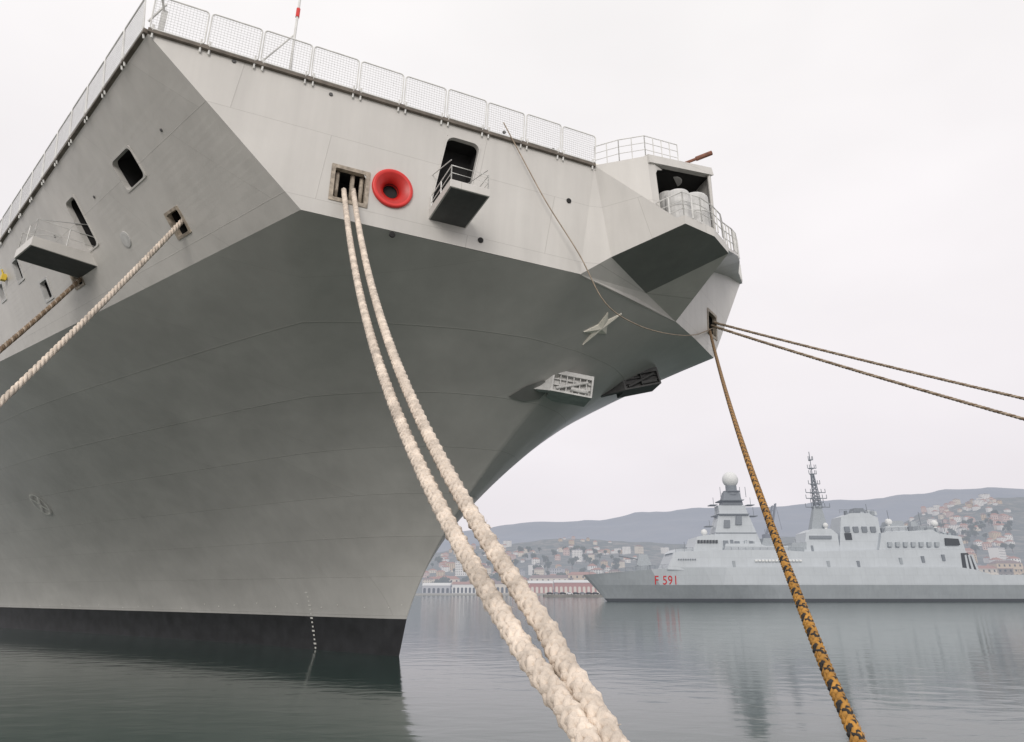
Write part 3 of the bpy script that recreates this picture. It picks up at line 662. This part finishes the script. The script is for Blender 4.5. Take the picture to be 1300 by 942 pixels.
fprism('hangar_step', [(1164,675),(1166,668),(1184,667),(1187,674)], 4.6, 4.2, fT, hg)
fprism('hangar_step', [(1130,668),(1132,661),(1146,661),(1148,667)], 3.5, 3.2, fT, hg)
fprism('hangar_window', [(1201,692),(1201,683),(1217,684),(1219,692)], 7.6, 7.4, fD, hg)
fprism('boat_bay', [(1222,723),(1221,702),(1229,702),(1240,723)], 8.45, 8.2, fD, hg)
for k in range(3): fprism('davit', [(1228+k*6,724),(1225+k*4,705),(1227+k*4,704),(1231+k*6,724)], 8.6, 8.5, fS, hg)
for k in range(7): fprism('shadow_panel', [(1128+k*10,694),(1128+k*10,688),(1133+k*10,688),(1133+k*10,694)], 7.85, 7.6, fT, hg)  # darker panels paint shadow breaks onto the plain hangar side
for (u, v, r) in ((1128,663,1.2),(1186,665,1.2),(1048,667,.9),(894,676,1.1)):
    p = fy(u, v, -2.5); q = MB(); q.ball((p[0],-2.5,p[1]), r, 14); q.lathe((p[0],-2.5,p[1]-r-1.6), (0,0,1), [(0,r*.6),(1.9,r*.5)], 10); q.build('antenna_dome', fW, fr_, smooth=True)
p = fy(816, 722, 0); q = MB(); q.lathe((p[0],0,p[1]-.8), (0,0,1), [(0,2.6),(1.9,2.6)], 18); q.box((p[0]+.3,0,p[1]+2.8), (5.2,4,3.6), taper=.55)
fg = q.build('gun_turret', fT, fr_, bevel=.15); q = MB(); q.tube([(p[0]-1.3,0,p[1]+3.), (p[0]-8,0,p[1]+4.2)], .22, 8); q.build('gun_barrel', fM, fg)
p = fy(1160,671,0); q = MB(); q.lathe((p[0],0,p[1]), (0,0,1), [(0,1.6),(.5,1.6)], 14); q.box((p[0],0,p[1]+1.4), (3,2.4,1.9), taper=.6); q.tube([(p[0]+1,0,p[1]+1.5),(p[0]+5,0,p[1]+2.6)], .15, 6); q.build('after_gun', fT, fr_)
def frail(pp, y=-7.5, h=1.2):
    pts = [V((fy(u, v, y)[0], y, fy(u, v, y)[1])) for u, v in pp]; rail('ship_railing', pts, h, 2.4, fr_, .05, m=fM)
frail([(748,729),(850,721)], -5.5); frail([(858,701),(880,700)], -7.3); frail([(920,699),(1020,700)], -7.2); frail([(1066,651.5),(1110,652)], -3.2); frail([(1240,728),(1330,728)], -8)
frail([(1124,675),(1186,672)], -5.8)
for k in range(60):
    u = random.uniform(860, 1215); v = 700 if u < 915 else 691 if u < 965 else 698 if u < 1066 else 653 if u < 1110 else 675 if u < 1190 else 680
    yy = random.uniform(-5.5,-3) if not 1066 < u < 1110 else random.uniform(-2,0); p = fy(u, v, yy)
    q = MB(); q.box((p[0], yy, p[1]+.3), (random.uniform(.6,2.2), 1.5, random.uniform(.8,2.6)), taper=.85); q.build('deck_locker', random.choice([fS, fT, fM, fM]), fr_)
for k in range(14):
    u = 960+k*4.3; p = fy(u, 712, -8.35); q = MB(); q.lathe((p[0],-8.35,p[1]), (1,0,0), [(-.42,.05),(-.4,.4),(.4,.4),(.42,.05)], 8); q.build('raft_canister', fW, fr_)
for k, (u, v) in enumerate(((930,712),(1088,712),(1142,708),(1170,706),(1050,712),(1196,704))):
    a = fy(u, v+8, -8.2); b_ = fy(u+3.5, v, -8.2); q = MB(); q.box(((a[0]+b_[0])/2, -8.15, (a[1]+b_[1])/2), (.9,.5,2.)); q.build('deck_door', fM if k % 2 else fT, fr_)
for k in range(8):
    u = 862+k*3.0; p = fy(u, 710, -8.6); q = MB(); q.lathe((p[0], -8.6, p[1]), (0,1,0), [(0,.22),(.9,.22)], 10); q.build('porthole', fM, fr_)
p = fy(1077, 681, -5); q = MB(); q.box((p[0],-4.95,p[1]), (2.2,.4,2.2)); q.build('signal_panel', fD, fr_)
for (u, v) in ((975,672),(1012,684),(1110,640),(1205,660),(870,688),(990,680),(1136,648),(1176,650)):
    p = fy(u, 698, -3); q = MB(); q.tube([(p[0],-3,p[1]-.5), (p[0]-.2,-3,fy(u,v,-3)[1])], .11, 5); q.build('whip_antenna', fM, fr_)
cu = bpy.data.curves.new('hull_number', 'FONT'); cu.body = 'F 591'; cu.size = 3.9; cu.space_character = 1.08; cu.offset = .02
to = bpy.data.objects.new('hull_number_text', cu); COL.objects.link(to)
dg = bpy.context.evaluated_depsgraph_get(); me = bpy.data.meshes.new_from_object(to.evaluated_get(dg)); bpy.data.objects.remove(to)
me.materials.clear(); me.materials.append(fR)
nx0, nz0 = fy(831, 742, -6.5); nx1 = fy(858, 742, -6.5)[0]; wtx = max(v.co.x for v in me.vertices); kx = (nx1-nx0)/wtx
bm = bmesh.new(); bm.from_mesh(me); bmesh.ops.subdivide_edges(bm, edges=[e for e in bm.edges if e.calc_length() > .6], cuts=2)
for v_ in bm.verts:
    x = nx0+v_.co.x*kx; z = nz0+v_.co.y
    loc = FBV.ray_cast(V((x, -40, z)), V((0,1,0)))[0]
    v_.co = V((x, (loc.y if loc else -7)-.12, z))
bm.to_mesh(me); bm.free()
num = bpy.data.objects.new('hull_number', me); COL.objects.link(num); num.parent = fr_
# ================================================================ FAR SHORE
def pw(x, tb):
    if x <= tb[0][0]: return tb[0][1]
    for (a, b_), (c, d) in zip(tb, tb[1:]):
        if x <= c:
            f = (x-a)/(c-a); f = f*f*(3-2*f); return b_+(d-b_)*f
    return tb[-1][1]
ua = lambda u: (u-650)/926.
RID = [(ua(u), (HZ-v)/988.) for u, v in ((-400,690),(300,680),(545,672),(620,666),(700,661),(760,655),(830,646),(900,641),(1000,637),(1100,630),(1180,619),(1240,613),(1300,611),(1500,620),(2000,640))]
NEA = [(ua(u), (HZ-v)/988.) for u, v in ((-400,715),(545,702),(620,694),(700,684),(780,688),(860,688),(960,684),(1080,676),(1160,664),(1200,648),(1250,634),(1300,622),(1400,618),(2000,650))]
def hn(x, y):
    a = x/y; f = min(1, max(0, (y-700)/1200)); g = f**1.15
    return pw(a, NEA)*1900*g+1.6+noise.noise(V((x*.004, y*.004, 0)))*14*g
def terrain(name, y0, y1, ny, fn, m):
    q = MB(); na = 220; a0, a1 = -.95, 1.3
    for j in range(ny+1):
        y = lerp(y0, y1, j/ny)
        for i in range(na+1): a = lerp(a0, a1, i/na); q.v.append((a*y, y, fn(a*y, y)))
    for j in range(ny):
        for i in range(na): k = j*(na+1)+i; q.f.append((k, k+1, k+na+2, k+na+1)); q.m.append(0)
    return tag(q.build(name, m, smooth=True, fixn=False), kind='structure')
def landmat(name, cols, scale, haze):
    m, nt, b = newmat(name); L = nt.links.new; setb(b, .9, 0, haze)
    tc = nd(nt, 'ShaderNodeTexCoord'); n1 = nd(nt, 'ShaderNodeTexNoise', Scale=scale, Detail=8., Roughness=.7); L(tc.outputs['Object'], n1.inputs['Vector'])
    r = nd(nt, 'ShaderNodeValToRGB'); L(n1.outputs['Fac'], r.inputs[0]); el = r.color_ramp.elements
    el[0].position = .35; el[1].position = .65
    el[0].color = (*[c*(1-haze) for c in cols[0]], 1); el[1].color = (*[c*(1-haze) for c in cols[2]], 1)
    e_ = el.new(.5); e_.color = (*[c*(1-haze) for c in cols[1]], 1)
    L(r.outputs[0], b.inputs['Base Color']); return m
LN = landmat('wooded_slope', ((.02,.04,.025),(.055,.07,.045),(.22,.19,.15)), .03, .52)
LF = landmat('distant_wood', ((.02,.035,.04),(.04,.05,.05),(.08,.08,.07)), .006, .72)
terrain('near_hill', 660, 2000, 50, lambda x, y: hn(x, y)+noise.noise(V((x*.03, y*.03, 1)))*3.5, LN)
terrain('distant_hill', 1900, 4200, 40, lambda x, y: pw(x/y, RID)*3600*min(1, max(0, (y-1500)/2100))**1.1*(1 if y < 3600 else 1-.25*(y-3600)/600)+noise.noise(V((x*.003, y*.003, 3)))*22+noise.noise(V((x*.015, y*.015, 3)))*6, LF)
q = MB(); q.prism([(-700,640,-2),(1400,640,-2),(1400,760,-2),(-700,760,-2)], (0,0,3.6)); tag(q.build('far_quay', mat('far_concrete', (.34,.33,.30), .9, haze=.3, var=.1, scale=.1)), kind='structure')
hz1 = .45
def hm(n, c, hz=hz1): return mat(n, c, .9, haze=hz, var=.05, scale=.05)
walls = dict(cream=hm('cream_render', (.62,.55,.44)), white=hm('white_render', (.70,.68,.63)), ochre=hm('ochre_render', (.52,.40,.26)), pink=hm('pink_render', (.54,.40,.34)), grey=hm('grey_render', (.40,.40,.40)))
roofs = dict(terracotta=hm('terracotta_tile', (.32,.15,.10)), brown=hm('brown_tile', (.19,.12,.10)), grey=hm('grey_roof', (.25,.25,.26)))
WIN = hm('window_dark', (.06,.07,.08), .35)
def house(wc, rc, wd, dp, ht, flat=False):
    r = empty('house', (0,0,-500)); q = MB(); q.box((0,0,ht/2-2), (wd,dp,ht+4))
    nf = max(1, int(ht/3)); nw = max(2, int(wd/3.2))
    for f in range(nf):
        for k in range(nw):
            x = -wd/2+(k+.5)*wd/nw; z = 1.7+f*3
            q.poly([(x-.55,-(dp/2+.04),z-.8),(x+.55,-(dp/2+.04),z-.8),(x+.55,-(dp/2+.04),z+.8),(x-.55,-(dp/2+.04),z+.8)], 1)
    q.build('wall', [walls[wc], WIN], r, fixn=False); q = MB(); e_ = .5
    if flat: q.box((0,0,ht+.3), (wd+.6,dp+.6,.6)); q.box((wd*.2,0,ht+1.4), (wd*.25,dp*.4,2))
    else:
        a = [(-wd/2-e_,-dp/2-e_,ht+.02),(wd/2+e_,-dp/2-e_,ht+.02),(wd/2+e_,dp/2+e_,ht+.02),(-wd/2-e_,dp/2+e_,ht+.02)]; rh = 3.0
        g = [(-wd/4,0,ht+rh),(wd/4,0,ht+rh)]
        q.poly([a[0],a[1],g[1],g[0]]); q.poly([a[2],a[3],g[0],g[1]]); q.poly([a[1],a[2],g[1]]); q.poly([a[3],a[0],g[0]]); q.poly(a[::-1])
        q.box((wd*.15,dp*.1,ht+rh), (.8,.8,1.6))
    q.build('roof', roofs[rc], r); return r
kinds = [('cream','terracotta',12,10,7,False),('white','terracotta',14,10,9,False),('ochre','brown',11,10,9,False),('pink','terracotta',13,10,10,False),('cream','brown',18,12,15,False),('white','grey',20,12,18,True),('grey','grey',16,12,12,True),('white','terracotta',10,9,6,False),('ochre','terracotta',17,12,13,False)]
protos = [house(*k) for k in kinds]; used = [False]*len(kinds)
zones = [(538,800,145,'hillside beyond the water left of the frigate'), (1130,1306,145,'hillside above the frigate\'s stern'), (800,1120,10,'slope behind the frigate')]
taken = []
for zi, (u0, u1, n, zn) in enumerate(zones):
    k = 0; tries = 0
    while k < n and tries < 9000:
        tries += 1; u = random.uniform(u0, u1); a = ua(u); y = 780+ (random.random()**(1.0 if zi != 1 else .85))*1100; x = a*y
        if any(abs(x-tx) < 12 and abs(y-ty) < 13 for tx, ty in taken): continue
        if noise.noise(V((x*.008, y*.006, 5))) < -.12: continue
        taken.append((x, y)); i = random.choice([0,0,1,2,3,4,5,6,7,7,7,0,8,1,3] if zi != 1 else [0,1,1,3,1,4,7,8,7,2,0,5]); sc = random.uniform(.55, .95) if zi != 1 else random.uniform(.65,1.05); kd = kinds[i]
        loc = (x, y, hn(x, y)-.5); rz = random.uniform(-.6,.6); s3 = (sc*random.uniform(.85,1.2), sc, sc*random.uniform(.8,1.2))
        if not used[i]: r = protos[i]; used[i] = True; r.location = loc; r.rotation_euler = (0,0,rz); r.scale = s3
        else: r = dup(protos[i], loc, rz, s3)
        tall = 'apartment block' if kd[4] > 11 else 'house'
        r.name = 'apartment_block' if kd[4] > 11 else 'house'
        shape = 'flat roofed' if kd[5] else kd[1]+' roofed'
        lab = ('small ' if kd[2] < 12 else '')+kd[0]+' '+shape+' '+tall+' on the '+zn
        tag(r, lab, 'house' if tall == 'house' else 'apartment building', lab.replace(tall, tall+'s')); k += 1
def block(x, y, wd, ht, wc, rc, lab, floors, cols):
    r = empty('waterfront_building', (x, y, 1.6)); q = MB(); q.box((0,6,ht/2), (wd,12,ht)); q.build('wall', walls[wc], r)
    q = MB(); a = [(-wd/2-.6,-.6,ht+.02),(wd/2+.6,-.6,ht+.02),(wd/2+.6,12.6,ht+.02),(-wd/2-.6,12.6,ht+.02)]; g = [(-wd/2+4,6,ht+3),(wd/2-4,6,ht+3)]
    q.poly([a[0],a[1],g[1],g[0]]); q.poly([a[2],a[3],g[0],g[1]]); q.poly([a[1],a[2],g[1]]); q.poly([a[3],a[0],g[0]]); q.poly(a[::-1]); q.build('roof', roofs[rc], r)
    wm = None
    for f in range(floors):
        for k in range(cols):
            lx = -wd/2+(k+.5)*wd/cols; lz = ht*(f+.55)/floors
            if wm is None:
                q = MB(); q.box((0,0,0), (1.5,.12,2.)); wm = q.build('window', WIN, r); o = wm
            else: o = wm.copy(); COL.objects.link(o)
            o.location = (lx, -.03, lz); o.parent = r
    tag(r, lab, 'building')
for u, wd, ht, wc, rc, fl_, cl, lab in (
    (700,44,14,'cream','brown',3,8,'cream three storey building behind the warehouses near the frigate\'s bow'),
    (741,30,17,'ochre','terracotta',4,5,'tall ochre building just left of the frigate\'s bow'),
    (655,26,12,'white','terracotta',3,5,'white building behind the warehouses, left of the cream one'),
    (612,30,11,'pink','brown',2,6,'pink building on the far waterfront beside the hull of the warship'),
    (1262,48,23,'cream','terracotta',5,9,'wide cream building right of the frigate\'s hangar'),
    (1290,26,28,'ochre','brown',6,5,'tall ochre building at the right end of the far shore'),
    (566,26,13,'cream','terracotta',3,5,'cream building nearest the warship\'s stem on the far shore')):
    block(ua(u)*720, 720, wd, ht, wc, rc, lab, fl_, cl)
BR = hm('brick_red', (.36,.13,.09), .40); WW = hm('warehouse_white', (.66,.66,.64), .35)
def warehouse(u0, u1, ht, wm_, rm, dm, lab, nd_):
    x0, x1 = ua(u0)*655, ua(u1)*655; wd = x1-x0; r = empty('warehouse', ((x0+x1)/2, 655, 1.6)); q = MB(); q.box((0,8,ht/2), (wd,16,ht))
    q.build('wall', wm_, r); q = MB(); q.prism([(-wd/2-.4,-.6,ht+.02),(-wd/2-.4,8,ht+2.4),(-wd/2-.4,16.6,ht+.02)], (wd+.8,0,0)); q.build('roof', rm, r); w0 = None
    for k in range(nd_):
        if w0 is None:
            q = MB(); N_ = 8; aw = wd/nd_*.29; pts = [(-aw,0,0),(aw,0,0)]+[(aw*cos(pi*i/N_),0,ht*.5+aw*.8*sin(pi*i/N_)) for i in range(N_+1)]; q.prism(pts, (0,.3,0)); w0 = q.build('arched_door', dm, r); o = w0
        else: o = w0.copy(); COL.objects.link(o)
        o.parent = r; o.location = (-wd/2+(k+.5)*wd/nd_, -.12, .3)
    tag(r, lab, 'warehouse')
warehouse(650, 702, 8.5, BR, WW, walls['cream'], 'long red brick warehouse with pale arches, the left one of the red pair', 9)
warehouse(704, 762, 9., BR, WW, walls['cream'], 'long red brick warehouse with pale arches, the one nearest the frigate\'s bow', 10)
warehouse(574, 604, 7.5, WW, roofs['terracotta'], WIN, 'white warehouse with terracotta roof on the far quay', 6)
warehouse(607, 646, 8., walls['cream'], roofs['brown'], WIN, 'cream warehouse with brown roof between the white and red ones', 7)
warehouse(536, 571, 6.5, walls['grey'], WW, WIN, 'low grey warehouse beside the stem of the warship', 6)
warehouse(1255, 1330, 7.5, roofs['brown'], roofs['grey'], WIN, 'dark low warehouse behind the frigate\'s flight deck', 8)
q = MB(); x0, x1 = ua(690)*470, ua(860)*470; q.prism([(x0,462,-2),(x1,462,-2),(x1,480,-2),(x0,480,-2)], (0,0,3.3)); tag(q.build('jetty', mat('jetty_stone', (.20,.19,.17), .9, haze=.14, var=.2, scale=.3)), kind='structure')
cc = [hm('car_black', (.03,.03,.035), .10), hm('car_grey', (.20,.21,.23), .15), hm('car_white', (.7,.7,.7), .2)]
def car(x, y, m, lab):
    r = empty('parked_car', (x, y, 1.3)); q = MB(); q.prism([(-2.1,-.85,.35),(2.1,-.85,.35),(2.1,-.85,.85),(1.2,-.85,.95),(.7,-.85,1.45),(-1.1,-.85,1.5),(-1.8,-.85,1.0),(-2.1,-.85,.9)], (0,1.7,0)); q.build('body', m, r)
    q = MB(); q.prism([(-1.4,-.87,1.0),(.95,-.87,1.0),(.6,-.87,1.38),(-1.0,-.87,1.4)], (0,.01,0)); q.build('side_window', WIN, r)
    for sx in (-1.3, 1.3):
        for sy in (-.8, .8): q = MB(); q.lathe((sx, sy-.1, .33), (0,1,0), [(0,.33),(.2,.33)], 12); q.build('wheel', cc[0], r)
    tag(r, lab, 'car', 'cars parked along the jetty')
for k in range(9):
    i = [0,1,0,2,0,1,0,0,2][k]; car(ua(698+k*8.3)*466, 466, cc[i], ['black','grey','white'][i]+' car parked on the low jetty by the frigate\'s bow, '+['first','second','third','fourth','fifth','sixth','seventh','eighth','ninth'][k]+' from the left')
CR = hm('crane_steel', (.12,.13,.15), .35); x = ua(985)*330; r = empty('harbour_crane', (x, 330, 0)); q = MB()
for i, j in ((-1,-1),(1,-1),(1,1),(-1,1)): q.tube([(i*3.5,j*3.5,-1),(i*1.4,j*1.4,24)], .35, 5)
for k in range(5):
    a = 3.5-2.1*k/5; q.tube([(-a,-a,k*5),(a,-a,k*5)], .2, 4); q.tube([(-a,-a,k*5),(a-.4,-a+.4,k*5+5)], .2, 4)
q.build('tower', CR, r); q = MB(); q.box((0,0,26), (5,4,4)); q.build('cab', CR, r); q = MB()
for dy in (-.8, .8):
    q.tube([(1,dy,27),(5,dy,42)], .3, 5); q.tube([(-1,dy,27.5),(3.4,dy,41)], .25, 5)
for k in range(7): q.tube([(lerp(1,5,k/7),-.8,lerp(27,42,k/7)),(lerp(-1,3.4,(k+1)/7),-.8,lerp(27.5,41,(k+1)/7))], .18, 4)
q.tube([(5,0,42),(6.5,0,30)], .1, 4)
q.build('jib', CR, r); tag(r, 'dark lattice harbour crane rising behind the frigate between its masts', 'crane')
lf = landmat('hazy_foliage', ((.03,.05,.025),(.05,.075,.035),(.08,.10,.05)), .5, .45); tk = hm('bark', (.12,.09,.07), .4)
def tree_proto(seed):
    rnd = random.Random(seed); r = empty('tree', (0,0,0)); q = MB(); q.tube([(0,0,-1),(.1,0,3),(0,.2,6)], .4, 6, r1=.18)
    for k in range(5):
        a = k*1.26; q.tube([(0,0,3+k*.5),(cos(a)*2,sin(a)*2,6+k*.5)], .15, 4, r1=.05)
    q.build('trunk', tk, r, fixn=False); q = MB(); cl = [(rnd.uniform(-2.6,2.6), rnd.uniform(-2.6,2.6), rnd.uniform(5,9.5), rnd.uniform(1.2,2.1)) for _ in range(11)]
    for cx, cy, cz, cr_ in cl:
        for _ in range(70):
            d = V((rnd.gauss(0,1), rnd.gauss(0,1), rnd.gauss(0,1))).normalized(); c_ = V((cx,cy,cz))+d*cr_*rnd.uniform(.6,1.1)
            e1 = V((rnd.gauss(0,1), rnd.gauss(0,1), rnd.gauss(0,1))).normalized()*.35; e2 = e1.cross(d).normalized()*.3
            q.poly([c_-e1-e2, c_+e1-e2, c_+e1+e2, c_-e1+e2])
    q.build('crown', lf, r, fixn=False); return r
tp = [tree_proto(1), tree_proto(2)]; first = [True, True]
for k in range(290):
    zn = random.choice([0,0,1,1,1]); u = random.uniform(538,790) if zn == 0 else random.uniform(1150,1306); y = random.choice([random.uniform(700,780), random.uniform(780,1500), random.uniform(780,1500)]); x = ua(u)*y
    if any(abs(x-tx) < 9 and abs(y-ty) < 9 for tx, ty in taken): continue
    i = k % 2; sc = random.uniform(.8,1.6)
    if first[i]: r = tp[i]; r.location = (x, y, hn(x,y)); r.scale = (sc,)*3; first[i] = False
    else: r = dup(tp[i], (x, y, hn(x,y)), random.uniform(0,6), (sc,)*3)
    wh = 'left of the frigate' if zn == 0 else 'above the frigate\'s stern'
    tag(r, 'dark green leafy tree among the hillside houses '+wh, 'tree', 'leafy trees among the houses '+wh)
